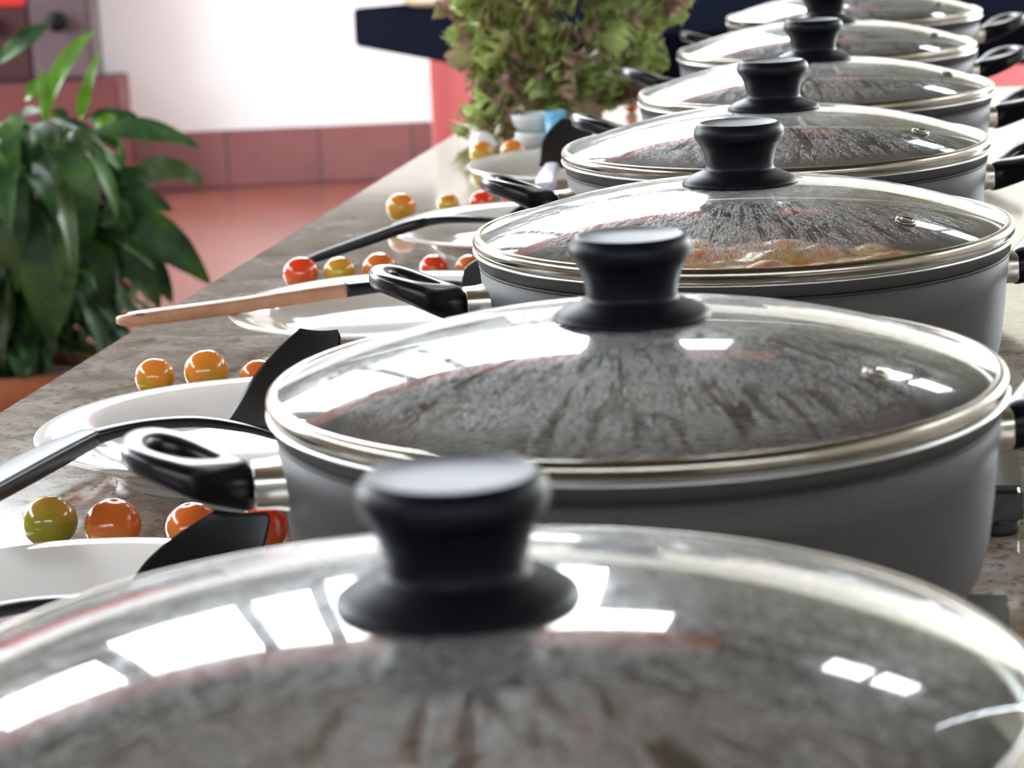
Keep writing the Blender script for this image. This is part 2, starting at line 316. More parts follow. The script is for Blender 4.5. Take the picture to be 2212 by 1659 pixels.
def sweep(pts, dims, up=Vector((0, 0, 1)), n=8, sec=20, power=3.0, bm=None):
    """tube along pts; dims = list of (width, thickness) at the control points; superellipse section"""
    bm = bm or bmesh.new(); P = cr_spline(pts, n); D = cr_spline([Vector((a, b, 0)) for a, b in dims], n); rings = []
    for i, p_ in enumerate(P):
        t = (P[min(i + 1, len(P) - 1)] - P[max(i - 1, 0)]).normalized()
        s = t.cross(up).normalized(); u = s.cross(t).normalized(); w_, h_ = D[i].x / 2, D[i].y / 2; ring = []
        for k in range(sec):
            a = 2 * PI * k / sec; c, s_ = math.cos(a), math.sin(a)
            ring.append(bm.verts.new(p_ + s * (w_ * math.copysign(abs(c) ** (2 / power), c)) + u * (h_ * math.copysign(abs(s_) ** (2 / power), s_))))
        rings.append(ring)
    for a, b in zip(rings, rings[1:]):
        for k in range(sec): bm.faces.new((a[k], a[(k + 1) % sec], b[(k + 1) % sec], b[k]))
    for r_, c_ in ((rings[0], P[0]), (rings[-1], P[-1])):
        v = bm.verts.new(c_)
        for k in range(sec): bm.faces.new((r_[k], r_[(k + 1) % sec], v))
    bmesh.ops.recalc_face_normals(bm, faces=bm.faces[:]); return bm
def tube(p0, p1, r0, r1=None, seg=16, bm=None):
    return sweep([p0, p1], [(2 * r0, 2 * r0), (2 * (r1 or r0),) * 2], up=Vector((0, 0, 1)) if abs((Vector(p1) - Vector(p0)).normalized().z) < 0.9 else Vector((0, 1, 0)), n=2, sec=seg, power=2, bm=bm)
def U(px, py, z):
    """point of the horizontal plane z that stands at pixel (px, py) of the photograph"""
    d = cr * ((px - 1106) / F_PX) - cu * ((py - 829.5) / F_PX) + cf
    return Vector((0, 0, CAMZ)) + d * ((z - CAMZ) / d.z)
def UY(px, py, Y):
    d = cr * ((px - 1106) / F_PX) - cu * ((py - 829.5) / F_PX) + cf
    return Vector((0, 0, CAMZ)) + d * (Y / d.y)

# ------------------------------------------------------------------ the place
struct('floor', box(-5, 5, -5, 12, -0.1, 0), M['floor'])
struct('ceiling', box(-5.1, 4.2, -2.95, 8.5, 5.5, 5.65), M['ceiling'])
XC = -0.232
struct('wall_far', box(-5, XC, 8.3, 8.5, 0, 1.55), M['plaster'])
struct('wall_far_right', box(XC, 4.0, 8.34, 8.5, 0, 0.52), M['coral'])
struct('wall_far_right_upper', box(XC, 4.0, 8.335, 8.5, 0.52, 2.2), M['plaster'])
struct('wall_far_upper', box(-5, XC, 8.34, 8.5, 1.55, 2.5), M['darkwall'])
struct('trim_8', box(XC, 4.0, 8.34, 8.5, 2.2, 2.5), M['darkwall'])
struct('trim_1', box(-5, 1.6, 8.28, 8.5, 4.3, 4.8), M['coral'])
bm = bmesh.new()
for a in ((-5, 4.0, 4.8, 5.5), (1.6, 4.0, 2.5, 4.25), (1.6, 2.5, 4.25, 4.8), (3.45, 4.0, 4.25, 4.8)): box(a[0], a[1], 8.34, 8.5, a[2], a[3], bm=bm)
struct('trim_2', bm, M['darkwall'])
bm = bmesh.new()
for a in ((-5, -2.45, 2.5, 3.25), (-2.45, -1.0, 2.5, 2.75), (0.6, 1.6, 2.5, 3.75), (1.15, 1.6, 3.75, 4.3), (-4.0, -3.85, 3.25, 4.3), (-2.62, -2.45, 3.25, 4.3), (-1.5, -1.42, 2.75, 4.3), (-1.02, -0.94, 2.5, 4.3)): box(a[0], a[1], 8.34, 8.5, a[2], a[3], bm=bm)
struct('wall_far_middle', bm, M['darkwall'])
bm = bmesh.new()
for a in ((2.5, 3.45, 4.25, 4.28), (2.5, 3.45, 4.77, 4.8), (2.5, 2.53, 4.28, 4.77), (3.42, 3.45, 4.28, 4.77), (2.96, 3.0, 4.28, 4.77)): box(a[0], a[1], 8.32, 8.46, a[2], a[3], bm=bm)
struct('window_2', bm, M['post'])
struct('baseboard_far', box(-5, XC, 8.275, 8.31, 0, 0.19, 0.004), M['basetile'])
struct('wall_left', box(-5.1, -4.95, -2.8, 8.3, 0, 1.0), M['plaster'])
struct('wall_left_upper', box(-5.1, -4.95, -2.8, 4.6, 1.0, 3.2), M['darkwall'])  # stops short: unseen opening beyond it, extended down to light the far wall
struct('trim_4', box(-5.1, -4.95, -2.8, 8.28, 4.1, 4.6), M['coral'])
struct('trim_7', box(-5.1, -4.95, -2.8, 8.3, 4.6, 5.5), M['darkwall'])
bm = bmesh.new()
for y0, y1 in ((-2.8, -0.6), (0.9, 1.2), (2.9, 3.1), (4.6, 5.0), (6.6, 6.8)): box(-5.1, -4.95, y0, y1, 3.2, 4.1, bm=bm)  # first section, behind the camera, added to keep light off the pot fronts
struct('trim_5', bm, M['darkwall'])
struct('added_wall_back', box(-5, 4, -2.95, -2.8, 0, 2.0), M['darkwall'])  # unseen wall added behind the camera to darken the pot fronts
struct('added_wall_back_upper', box(-5, 4, -2.95, -2.8, 2.3, 5.5), M['darkwall'])  # upper half of the added light-blocking wall, only a slot left open
# right wall: white, with an unseen opening added to light the far wall, dark boards high up, one wide window of two panes
bm = bmesh.new()
for a in ((4.0, 4.15, -2.8, 8.3, 0, 0.75), (4.0, 4.15, 0.6, 4.8, 0.75, 2.6), (4.0, 4.15, -2.8, 0.6, 0.75, 2.6), (4.0, 4.15, -2.8, 1.2, 2.6, 3.1), (4.0, 4.15, 3.6, 8.3, 2.6, 3.1), (4.0, 4.15, -2.8, 8.3, 3.1, 4.3)): box(*a, bm=bm)
struct('wall_right', bm, M['plaster'])
struct('wall_right_upper', box(4.0, 4.15, -2.8, 8.3, 4.3, 5.5), M['darkwall'])
bm = bmesh.new()
for a in ((3.98, 4.12, 1.2, 3.6, 2.6, 2.64), (3.98, 4.12, 1.2, 3.6, 3.06, 3.1), (3.98, 4.12, 1.2, 1.24, 2.64, 3.06), (3.98, 4.12, 3.56, 3.6, 2.64, 3.06), (3.98, 4.12, 2.37, 2.43, 2.64, 3.06)): box(*a, bm=bm)
struct('window_1', bm, M['post'])

# plinth and cupboard at the left of the far wall
struct('trim_6', box(-2.6, -1.245, 8.05, 8.3, 0, 0.40, 0.006), M['redblock'])
cb = thing('cupboard', 'low cupboard with dark red and mauve doors and round black knobs on the red plinth', 'cupboard', (-1.9, 8.17, 0.40))
obj('carcass', box(-0.65, 0.575, -0.08, 0.12, 0, 0.62, 0.004), M['mauve'], cb, False)
for x0, x1, k, kx in ((-0.64, -0.02, 'darkred', None), (-0.015, 0.375, 'darkred', 0.25), (0.38, 0.57, 'mauve', 0.475)):
    zt_ = 0.61 if k == 'mauve' else 0.243
    d_ = obj('door', box(x0, x1, -0.105, -0.08, 0.01, zt_, 0.004), M[k], cb, False, 'mauve grey door' if k == 'mauve' else 'dark red door')
    if kx:
        kb = lathe([(0, 0), (0.018, 0), (0.02, 0.012), (0.033, 0.02), (0.034, 0.03), (0.024, 0.038), (0, 0.039)], 24)
        bmesh.ops.transform(kb, matrix=Matrix.Translation((kx, -0.105, 0.195)) @ Matrix.Rotation(PI / 2, 4, 'X'), verts=kb.verts[:])
        obj('knob', kb, M['black'], d_)
obj('panel', box(-0.64, 0.375, -0.108, -0.08, 0.248, 0.61, 0.004), M['scarlet'], cb, False, 'bright red panel')
# navy table
A = U(762, 20, 0.74); B_ = U(1215, 84, 0.74)
nt_ = thing('covered_table', 'long table under a plain navy cloth, standing behind the red and green lettuce', 'table', (B_.x, B_.y, 0))
Af = Vector((A.x, A.y)); Bf = Vector((B_.x, B_.y))
poly = [(A.x - B_.x, A.y - B_.y), (0, 0), (2.2, -0.02), (2.2, 1.3), (0.32, 1.72)]
cl = prism(poly, 0.655, 0.742, 0.006)
obj('tablecloth', cl, M['navy'], nt_, False)
for lx, ly in ((0.1, 0.18), (2.0, 0.15), (2.0, 1.1), (0.38, 1.45)):
    obj('leg', box(lx - 0.025, lx + 0.025, ly - 0.025, ly + 0.025, 0, 0.66, 0.004), M['post'], nt_, False)
# round tray on it
tp = U(934, 22, 0.742)
tr_ = thing('tray', 'round tray with a straw coloured rim and white middle, propped up on the navy table', 'tray', (tp.x, tp.y, 0.742))
TM_ = Matrix.Rotation(math.radians(22), 4, 'X') @ Matrix.Translation((0, 0.082, 0))
for nm, pr_, mm, cl_ in (('tray_base', [(0, 0), (0.067, 0), (0.067, 0.006), (0, 0.008)], 'whiteplastic', False), ('rim', [(0.066, 0.0), (0.074, 0.0), (0.080, 0.010), (0.078, 0.017), (0.070, 0.017), (0.064, 0.007)], 'straw', True)):
    b_ = lathe(pr_, 56, close=cl_); bmesh.ops.transform(b_, matrix=TM_, verts=b_.verts[:]); obj(nm, b_, M[mm], tr_)
obj('stand', prism([(-0.03, 0.10), (0.03, 0.10), (0.03, 0.135), (-0.03, 0.135)], 0.0, 0.045, 0.002), M['straw'], tr_, False)

# ------------------------------------------------------------------ granite table
TA = math.atan2(0.186, 0.9826)          # the row runs this much to the right of straight ahead
tdir = Vector((0.186, 0.9826, 0)); tnor = Vector((0.9826, -0.186, 0))
gt = thing('granite_table', 'long table with a speckled grey and beige polished granite top, carrying the row of pots', 'table', (-0.335, 1.562, 0), -TA)
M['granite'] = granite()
VO = gt
top = box(0, 1.15, -1.9, 1.87, ZT - 0.035, ZT, 0.0035, seg=3)
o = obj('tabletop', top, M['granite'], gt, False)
obj('apron', box(0.06, 1.09, -1.8, 1.78, ZT - 0.11, ZT - 0.035, 0.003), M['stoveside'], gt, False)
for lx in (0.09, 1.06):
    for ly in (-1.75, -0.05, 1.63):
        obj('leg', box(lx - 0.03, lx + 0.03, ly - 0.03, ly + 0.03, 0, ZT - 0.11, 0.004), M['stoveside'], gt, False)
# painted reflection band and vein, by local y of the table
def tloc(v):
    d = Vector(v) - Vector((-0.335, 1.562, 0)); return d.dot(tnor), d.dot(tdir)

# ------------------------------------------------------------------ pots, lids, stoves
POTS = [(-0.0164, 0.6061), (0.0501, 0.9773), (0.1318, 1.3544), (0.1922, 1.7209), (0.2675, 2.0821), (0.3317, 2.4876), (0.4237, 2.9252)]
HA = math.radians(8)     # handles' axis, turned a little towards the camera on the left
ordn = ['nearest pot at the bottom of the picture', 'second pot from the camera', 'third pot from the camera', 'fourth pot from the camera', 'fifth pot from the camera', 'sixth pot from the camera', 'farthest pot of the row']
pot_label = ['grey casserole pot nearest the camera, filling the bottom of the picture', 'grey casserole pot second from the camera, its whole front and left handle in view',
             'grey casserole pot third from the camera, holding the orange vegetable stew', 'grey casserole pot fourth from the camera, beside the plate with the black handle across it',
             'grey casserole pot fifth from the camera, its left handle in front of the lettuce', 'grey casserole pot sixth from the camera, next to last in the row', 'grey casserole pot farthest from the camera, at the end of the row']

def make_pot():
    t = thing('casserole_pot', '', 'pot', group='grey casserole pots in a row')
    # outer wall with an upper band above a turned groove
    prof = [(0, -0.100), (0.105, -0.100), (0.114, -0.0985), (0.125, -0.094), (0.134, -0.086), (0.1395, -0.076), (0.1425, -0.063), (0.1445, -0.045), (0.1455, -0.030), (0.1472, -0.0136)]
    obj('body', lathe(prof + [(0.1435, -0.0128), (0.1435, -0.0118), (0.1478, -0.0113), (0.1485, -0.0062), (0.1492, -0.0050), (0.1486, -0.0043)], 128), M['pot'], t)
    obj('groove', lathe([(0.1440, -0.0133), (0.1475, -0.0133), (0.1475, -0.0121), (0.1440, -0.0121)], 128, close=True), M['groove'], t)
    obj('rim', lathe([(0.1488, -0.0056), (0.1503, -0.0052), (0.1506, -0.0044), (0.149, -0.0038), (0.1435, -0.0042), (0.1432, -0.0060)], 128, close=True), M['rim_edge'], t)
    obj('lining', lathe([(0.1425, -0.0045), (0.1422, -0.02), (0.1415, -0.045), (0.138, -0.070), (0.130, -0.084), (0.118, -0.092), (0.10, -0.095), (0, -0.095)], 96), M['lining'], t)
    for s in (-1, 1):
        hm = Matrix.Rotation(HA + (PI if s < 0 else 0), 4, 'Z')
        h = obj('handle', handle_mesh(hm), M['bakelite_gloss'], t)
        fb = bmesh.new()
        sweep([(0.1425, 0, -0.031), (0.150, 0, -0.031), (0.1575, 0, -0.031)], [(0.034, 0.021), (0.028, 0.0185), (0.026, 0.018)], sec=28, power=3.2, bm=fb)
        bmesh.ops.transform(fb, matrix=hm, verts=fb.verts[:])
        obj('ferrule', fb, M['bright_steel'], h)
    return t
def handle_mesh(mx):
    """ring handle: the plan is a teardrop with a teardrop hole, rising outwards and thinning to a rounded ring"""
    bm = bmesh.new(); nT, nS = 72, 20; LEN = 0.053
    def outer(t):   # t angle, 0 at the tip, pi at the root
        c, s = math.cos(t), math.sin(t)
        u = 0.5 - 0.5 * (-c); u = 0.5 + 0.5 * c
        x = LEN * u
        wd = 0.0135 + 0.0200 * math.sin(min(1, (u / 0.55)) * PI / 2) ** 1.5
        return x, wd * math.copysign(abs(s) ** 0.85, s)
    def inner(t):
        c, s = math.cos(t), math.sin(t); u = 0.5 + 0.5 * c
        x = 0.017 + 0.0245 * u
        return x, 0.0185 * math.copysign(abs(s) ** 0.9, s) * (0.12 + 0.88 * u ** 0.7)
    def zt(x):
        u = max(0, min(1, x / LEN)); return -0.0205 + 0.0125 * (u * u * (3 - 2 * u)) ** 0.85
    def th(x):
        u = max(0, min(1, x / LEN)); return 0.013 * (1 - u) ** 1.5 + 0.0105
    rings = []
    for i in range(nT):
        t = 2 * PI * i / nT; ox, oy = outer(t); ix, iy = inner(t); ring = []
        for k in range(nS):
            a = 2 * PI * k / nS; c, s = math.cos(a), math.sin(a)
            f = 0.5 + 0.5 * math.copysign(abs(c) ** 0.7, c); x = ix + (ox - ix) * f; y = iy + (oy - iy) * f
            z = zt(x) - th(x) / 2 + th(x) / 2 * math.copysign(abs(s) ** 0.6, s)
            ring.append(bm.verts.new((0.1565 + x, y, z)))
        rings.append(ring)
    for i in range(nT):
        a, b = rings[i], rings[(i + 1) % nT]
        for k in range(nS): bm.faces.new((a[k], a[(k + 1) % nS], b[(k + 1) % nS], b[k]))
    bmesh.ops.recalc_face_normals(bm, faces=bm.faces[:]); bmesh.ops.transform(bm, matrix=mx, verts=bm.verts[:]); return bm

def make_lid():
    t = thing('glass_lid', '', 'lid', group='domed glass lids on the pots')
    pr = []; RD, Z0, H_ = 0.1462, 0.0028, 0.0245
    for i in range(41):
        r = RD * (1 - (i / 40)) ; pr.append((r, Z0 + H_ * (1 - (r / RD) ** 2.35)))
    obj('glass_dome', lathe(pr[:-1] + [(0, Z0 + H_)], 160), M['glass'], t)
    obj('steel_rim', lathe([(0.1445, 0.0030), (0.1463, 0.0040), (0.1482, 0.0040), (0.1498, 0.0026), (0.1503, 0.0004), (0.1500, -0.0018), (0.1488, -0.0031), (0.1462, -0.0034), (0.1448, -0.0030), (0.1462, 0.0)], 160, close=True), M['steel'], t)
    k = [(0, -0.0005), (0.031, -0.0005), (0.0322, 0.0004), (0.0318, 0.0015), (0.0290, 0.0036), (0.0235, 0.0060), (0.0200, 0.0075), (0.0190, 0.0085), (0.0187, 0.0105), (0.0191, 0.0135), (0.0200, 0.0170), (0.0213, 0.0205), (0.0225, 0.0228),
         (0.0232, 0.0236), (0.0240, 0.0243), (0.0249, 0.0262), (0.0251, 0.0283), (0.0246, 0.0305), (0.0234, 0.0324), (0.0220, 0.0336), (0.0214, 0.0338), (0.0207, 0.0336), (0.018, 0.0328), (0.011, 0.0321), (0, 0.0319)]
    kb = lathe([(a, b + 0.0268) for a, b in k], 96); obj('knob', kb, M['bakelite'], t)
    v = lathe([(0.0022, 0), (0.0030, 0.0012), (0.0045, 0.0014), (0.0056, 0.0008), (0.0058, 0), (0.0045, -0.0006), (0.0025, -0.0006)], 32, close=True)
    vx, vy = 0.088, -0.073; r = math.hypot(vx, vy); z = Z0 + H_ * (1 - (r / RD) ** 2.35)
    sl = H_ * 2.35 * (r / RD) ** 1.35 / RD
    bmesh.ops.transform(v, matrix=Matrix.Translation((vx, vy, z + 0.0004)) @ Matrix.Rotation(math.atan(sl), 4, Vector((-vy / r, vx / r, 0))), verts=v.verts[:])
    obj('steam_vent', v, M['steel'], t)
    return t
def make_stove():
    t = thing('hotplate', '', 'stove', group='electric hotplates under the pots')
    obj('housing', box(-0.088, 0.151, -0.165, 0.045, 0.006, 0.0255, 0.003, seg=3), M['stoveside'], t, False)
    obj('top_plate', box(-0.087, 0.150, -0.164, 0.044, 0.0257, 0.0268, 0.0005), M['stovetop'], t, False)
    b = lathe([(0, 0.0268), (0.092, 0.0268), (0.094, 0.0285), (0.091, 0.030), (0, 0.030)], 64)
    bmesh.ops.translate(b, vec=(0.028, -0.055, 0), verts=b.verts[:]); obj('burner', b, M['castiron'], t)
    for x in (-0.074, 0.138):
        for y in (-0.152, 0.032):
            f = lathe([(0, 0), (0.011, 0), (0.0115, 0.003), (0.010, 0.0075), (0, 0.0075)], 20); bmesh.ops.translate(f, vec=(x, y, 0), verts=f.verts[:])
            obj('rubber_foot', f, M['rubber'], t)
    return t
def dup(root, loc, rz=0):
    def cp(o, par):
        c = o.copy(); COL.objects.link(c); c.parent = par
        for ch in kids[o.name]: cp(ch, c)
        return c
    kids = {}
    for o in bpy.data.objects: kids.setdefault(o.name, [])
    for o in bpy.data.objects:
        if o.parent: kids[o.parent.name].append(o)
    r = cp(root, None); r.location = loc; r.rotation_euler = (0, 0, rz); return r
def food_mesh(i):
    hp_ = 0.013 if i == 2 else 0.008
    rnd = random.Random(40 + i); bm = bmesh.new(); R = 0.1405; n = 46; V = []
    ph = [(rnd.uniform(60, 190), rnd.uniform(0, 2 * PI), rnd.uniform(0, 2 * PI)) for _ in range(9)]
    for k in range(n + 1):
        r = R * k / n
        if k == 0: V.append([bm.verts.new((0, 0, 0))]); continue
        row = []
        for j in range(120):
            a = 2 * PI * j / 120; x, y = r * math.cos(a), r * math.sin(a)
            h = sum(math.sin(f * (x * math.cos(d) + y * math.sin(d)) + p_) for f, d, p_ in ph) / 9
            row.append(bm.verts.new((x, y, (0.010 if i == 2 else 0.006) * h * (1 - (k / n) ** 6) + hp_ * (1 - (r / R) ** 2))))
        V.append(row)
    for k in range(n):
        a, b = V[k], V[k + 1]
        for j in range(120):
            j2 = (j + 1) % 120
            if len(a) == 1: bm.faces.new((a[0], b[j], b[j2]))
            else: bm.faces.new((a[j], b[j], b[j2], a[j2]))
    c = [bm.verts.new((v.co.x * 0.93, v.co.y * 0.93, -0.028)) for v in V[-1]]; q = bm.verts.new((0, 0, -0.030))
    for j in range(120):
        j2 = (j + 1) % 120; bm.faces.new((V[-1][j], c[j], c[j2], V[-1][j2])); bm.faces.new((c[j], q, c[j2]))
    bmesh.ops.recalc_face_normals(bm, faces=bm.faces[:]); return bm
pot0, lid0, stove0 = make_pot(), make_lid(), make_stove()
lid_label = ['domed glass lid on the nearest pot, its big blurred black knob at the bottom centre', 'domed glass lid on the second pot from the camera, heavily beaded with water', 'domed glass lid on the third pot, with orange stew showing through it',
             'domed glass lid on the fourth pot from the camera, streaked with steam', 'domed glass lid on the fifth pot from the camera, beside the lettuce', 'domed glass lid on the sixth pot, its knob cut by the top of the picture', 'domed glass lid on the farthest pot, with only its lower half in the picture']
food = [('stew', 'brown and reddish stew inside the nearest pot'), ('rice', 'pale cooked rice inside the second pot from the camera'), ('vegetable_stew', 'orange and yellow vegetable stew inside the third pot'),
        ('curry', 'yellowish cooked food inside the fourth pot from the camera'), ('stew', 'olive brown cooked food inside the fifth pot from the camera'), ('stew', 'pale cooked food inside the sixth pot from the camera'), ('stew', 'greenish cooked food inside the farthest pot')]
for i, (x, y) in enumerate(POTS):
    p_ = pot0 if i == 0 else dup(pot0, (0, 0, 0)); l_ = lid0 if i == 0 else dup(lid0, (0, 0, 0)); s_ = stove0 if i == 0 else dup(stove0, (0, 0, 0))
    p_.location = (x, y, ZR); l_.location = (x, y, ZR); s_.location = (x, y, ZT); s_.rotation_euler = (0, 0, -TA)
    l_.rotation_euler = (0, 0, [-1.0, 0, -0.12, 0.05, 0.3, 0.2, 0][i])
    p_['label'] = pot_label[i]; l_['label'] = lid_label[i]
    s_['label'] = 'dark electric hotplate under the ' + ordn[i]
    f_ = obj(food[i][0], food_mesh(i), FOOD[i], loc=(x, y, ZR - (0.045, 0.048, 0.031, 0.036, 0.038, 0.04, 0.04)[i])); tag(f_, food[i][1], 'food', 'food inside the pots')

# ------------------------------------------------------------------ plates
PL = [(-0.204, 1.029, 0.119), (-0.155, 1.386, 0.122), (-0.076, 1.748, 0.127), (0.030, 2.105, 0.130), (0.098, 2.50, 0.134)]
pll = ['white porcelain plate nearest the camera, cut by the left edge of the picture', 'white porcelain plate under the curved black turner, beside the second pot', 'white porcelain plate under the wooden handled turner', 'white porcelain plate with a long black handle across it, beside the fourth pot', 'white porcelain plate farthest from the camera, in front of the lettuce']
def plate_mesh():
    R = 0.125; pr = [(0, 0.0055), (0.07, 0.0055), (0.082, 0.0075), (0.092, 0.013), (0.100, 0.0175), (0.112, 0.0205), (0.1235, 0.0235), (0.1250, 0.0245), (0.1247, 0.0258), (0.1232, 0.0262),
                     (0.112, 0.0238), (0.099, 0.0208)]
    top = [(0, 0.0075), (0.072, 0.0075), (0.083, 0.0098), (0.092, 0.0155), (0.100, 0.0205), (0.112, 0.0236), (0.1232, 0.0262)]
    bot = [(0.1247, 0.0258), (0.1252, 0.0247), (0.1235, 0.0233), (0.112, 0.0200), (0.101, 0.0165), (0.093, 0.0110), (0.084, 0.0050), (0.080, 0.0040), (0.0795, 0.0), (0.0765, 0.0), (0.0755, 0.0035), (0, 0.0035)]
    return lathe(top + bot, 128)
pm = None
for i, (x, y, R) in enumerate(PL):
    if pm is None: o = obj('plate', plate_mesh(), M['porcelain']); pm = o
    else: o = pm.copy(); COL.objects.link(o)
    o.location = (x, y, ZT); o.scale = (R / 0.125, R / 0.125, 1.0); tag(o, pll[i], 'plate', 'white plates beside the pots')

# ------------------------------------------------------------------ utensils
def blade_mesh(c0, c1, c2, c3, th=0.0022, notch=0.25):
    """c0 left root, c1 right root, c2 right top, c3 left top: a slightly dished spatula blade with rounded corners"""
    bm = bmesh.new(); n = 22; G = []
    nor = (c1 - c0).cross(c3 - c0).normalized()
    for i in range(n + 1):
        v = i / n; row = []
        for j in range(n + 1):
            s = j / n * 2 - 1
            # left edge bends over into the top edge in a long arc, the right corner is small and round
            lft = 0.04 * (1 - v) + 0.40 * max(0.0, (v - 0.4) / 0.6) ** 2.0
            rgt = 1.0 - (0.07 * max(0.0, (v - 0.9) / 0.1) ** 2.2) - 0.30 * max(0.0, (0.35 - v) / 0.35) ** 1.6
            ss = lft + (rgt - lft) * (j / n)
            a = c0.lerp(c1, ss); b = c3.lerp(c2, ss); p_ = a.lerp(b, v)
            wv = 1.0
            p_ = p_ + nor * (0.0015 * (s * wv) ** 2 - 0.004 * math.sin(v * PI)); row.append(p_)
        G.append(row)
    V1 = [[bm.verts.new(p_ + nor * th / 2) for p_ in r] for r in G]; V2 = [[bm.verts.new(p_ - nor * th / 2) for p_ in r] for r in G]
    for i in range(n):
        for j in range(n):
            bm.faces.new((V1[i][j], V1[i][j + 1], V1[i + 1][j + 1], V1[i + 1][j])); bm.faces.new((V2[i][j], V2[i + 1][j], V2[i + 1][j + 1], V2[i][j + 1]))
    for i in range(n):
        for j in (0, n): bm.faces.new((V1[i][j], V1[i + 1][j], V2[i + 1][j], V2[i][j]))
        for k in (0, n): bm.faces.new((V1[k][i], V1[k][i + 1], V2[k][i + 1], V2[k][i]))
    bmesh.ops.recalc_face_normals(bm, faces=bm.faces[:]); return bm
def utensil(name, label, cat, hp, hd, npt, nd, blade, hm='nylon', bl=None, hl=None, grp='serving utensils on the plates', bm_='nylon'):
    o_ = hp[-1]; t = thing(name, label, cat, tuple(o_), group=grp)
    def rel(pts): return [Vector(q) - o_ for q in pts]
    obj('handle', sweep(rel(hp), hd, power=3.5, sec=24), M[hm], t, label=hl)
    if npt: obj('neck', sweep(rel(npt), nd, power=2.8), M['nylon'], t)
    if blade: obj('blade', blade_mesh(*rel(blade)), M[bm_], t)
    return t
z = lambda h: ZT + h
# B: black turner on the second plate
hpB = [U(-120, 1108, z(0.050)), U(0, 1043, z(0.046)), U(100, 990, z(0.042)), U(192, 946, z(0.040))]
utensil('turner', 'long curved black turner lying across the second plate from the camera, its blade raised', 'utensil', hpB, [(0.020, 0.011), (0.021, 0.012), (0.020, 0.012), (0.014, 0.010)],
        [U(180, 951, z(0.040)), U(245, 932, z(0.040)), U(330, 916, z(0.039)), U(430, 911, z(0.036)), U(520, 922, z(0.030)), U(585, 940, z(0.022))], [(0.013, 0.009), (0.012, 0.0075), (0.012, 0.0065), (0.012, 0.006), (0.014, 0.005), (0.020, 0.004)],
        [U(484, 915, z(0.022)), U(680, 955, z(0.016)), U(742, 719, z(0.062)), U(590, 714, z(0.062))])
# A: black turner on the nearest plate
hpA = [U(-560, 1560, z(0.044)), U(-400, 1480, z(0.042)), U(-240, 1400, z(0.040))]
utensil('turner', 'black turner on the nearest plate, only its dark curved blade in view', 'utensil', hpA, [(0.020, 0.012)] * 3,
        [U(-240, 1400, z(0.040)), U(-60, 1330, z(0.038)), U(120, 1300, z(0.032)), U(330, 1300, z(0.020))], [(0.013, 0.009), (0.012, 0.007), (0.012, 0.006), (0.020, 0.004)],
        [U(240, 1300, z(0.020)), U(545, 1290, z(0.016)), U(588, 1112, z(0.050)), U(385, 1106, z(0.050))])
# C: wooden handled turner
hpC = [U(272, 690, z(0.030)), U(300, 688, z(0.030)), U(500, 662, z(0.031)), U(640, 641, z(0.034)), U(748, 626, z(0.036))]
utensil('turner', 'turner with a pale wooden handle jutting over the table edge, across the third plate', 'utensil', hpC, [(0.013, 0.006), (0.018, 0.010), (0.016, 0.0105), (0.015, 0.011), (0.014, 0.011)],
        [U(745, 627, z(0.036)), U(830, 617, z(0.036)), U(920, 612, z(0.032)), U(1000, 612, z(0.026))], [(0.014, 0.0105), (0.013, 0.009), (0.013, 0.007), (0.016, 0.004)],
        [U(990, 622, z(0.034)), U(1110, 622, z(0.032)), U(1120, 548, z(0.060)), U(1010, 552, z(0.060))], hm='wood', hl='pale beech wood handle')
bpy.context.view_layer.update()
hh = lathe([(0, 0), (0.0035, 0), (0.0035, 0.0006), (0, 0.0006)], 24)
o = obj('hanging_hole', hh, M['groove'], [q for q in bpy.data.objects if q.get('label', '').startswith('turner with a pale wooden')][0].children[0])
o.location = U(303, 679, z(0.0356)) - hpC[-1]
# D: black utensil over the fourth plate
hpD = [U(668, 561, z(0.006)), U(700, 551, z(0.010)), U(800, 517, z(0.024)), U(880, 489, z(0.035)), U(915, 479, z(0.038))]
utensil('turner', 'black turner with a long straight handle resting on the fourth plate from the camera', 'utensil', hpD, [(0.016, 0.006), (0.019, 0.009), (0.018, 0.010), (0.016, 0.010), (0.013, 0.0085)],
        [U(910, 480, z(0.038)), U(960, 474, z(0.037)), U(1040, 475, z(0.033)), U(1120, 482, z(0.022))], [(0.013, 0.0085), (0.012, 0.007), (0.012, 0.006), (0.016, 0.004)],
        [U(1085, 487, z(0.020)), U(1190, 495, z(0.014)), U(1200, 440, z(0.035)), U(1100, 440, z(0.035))])
# E: far turner with lilac handle
hpE = [U(1176, 405, z(0.030)), U(1183, 385, z(0.034)), U(1192, 362, z(0.036))]
utensil('turner', 'black turner with a pale lilac handle standing up on the farthest plate', 'utensil', hpE, [(0.020, 0.010), (0.019, 0.011), (0.014, 0.010)], None, None,
        [U(1160, 360, z(0.030)), U(1270, 364, z(0.028)), U(1283, 260, z(0.070)), U(1170, 258, z(0.070))], hm='lilac', hl='pale lilac handle')

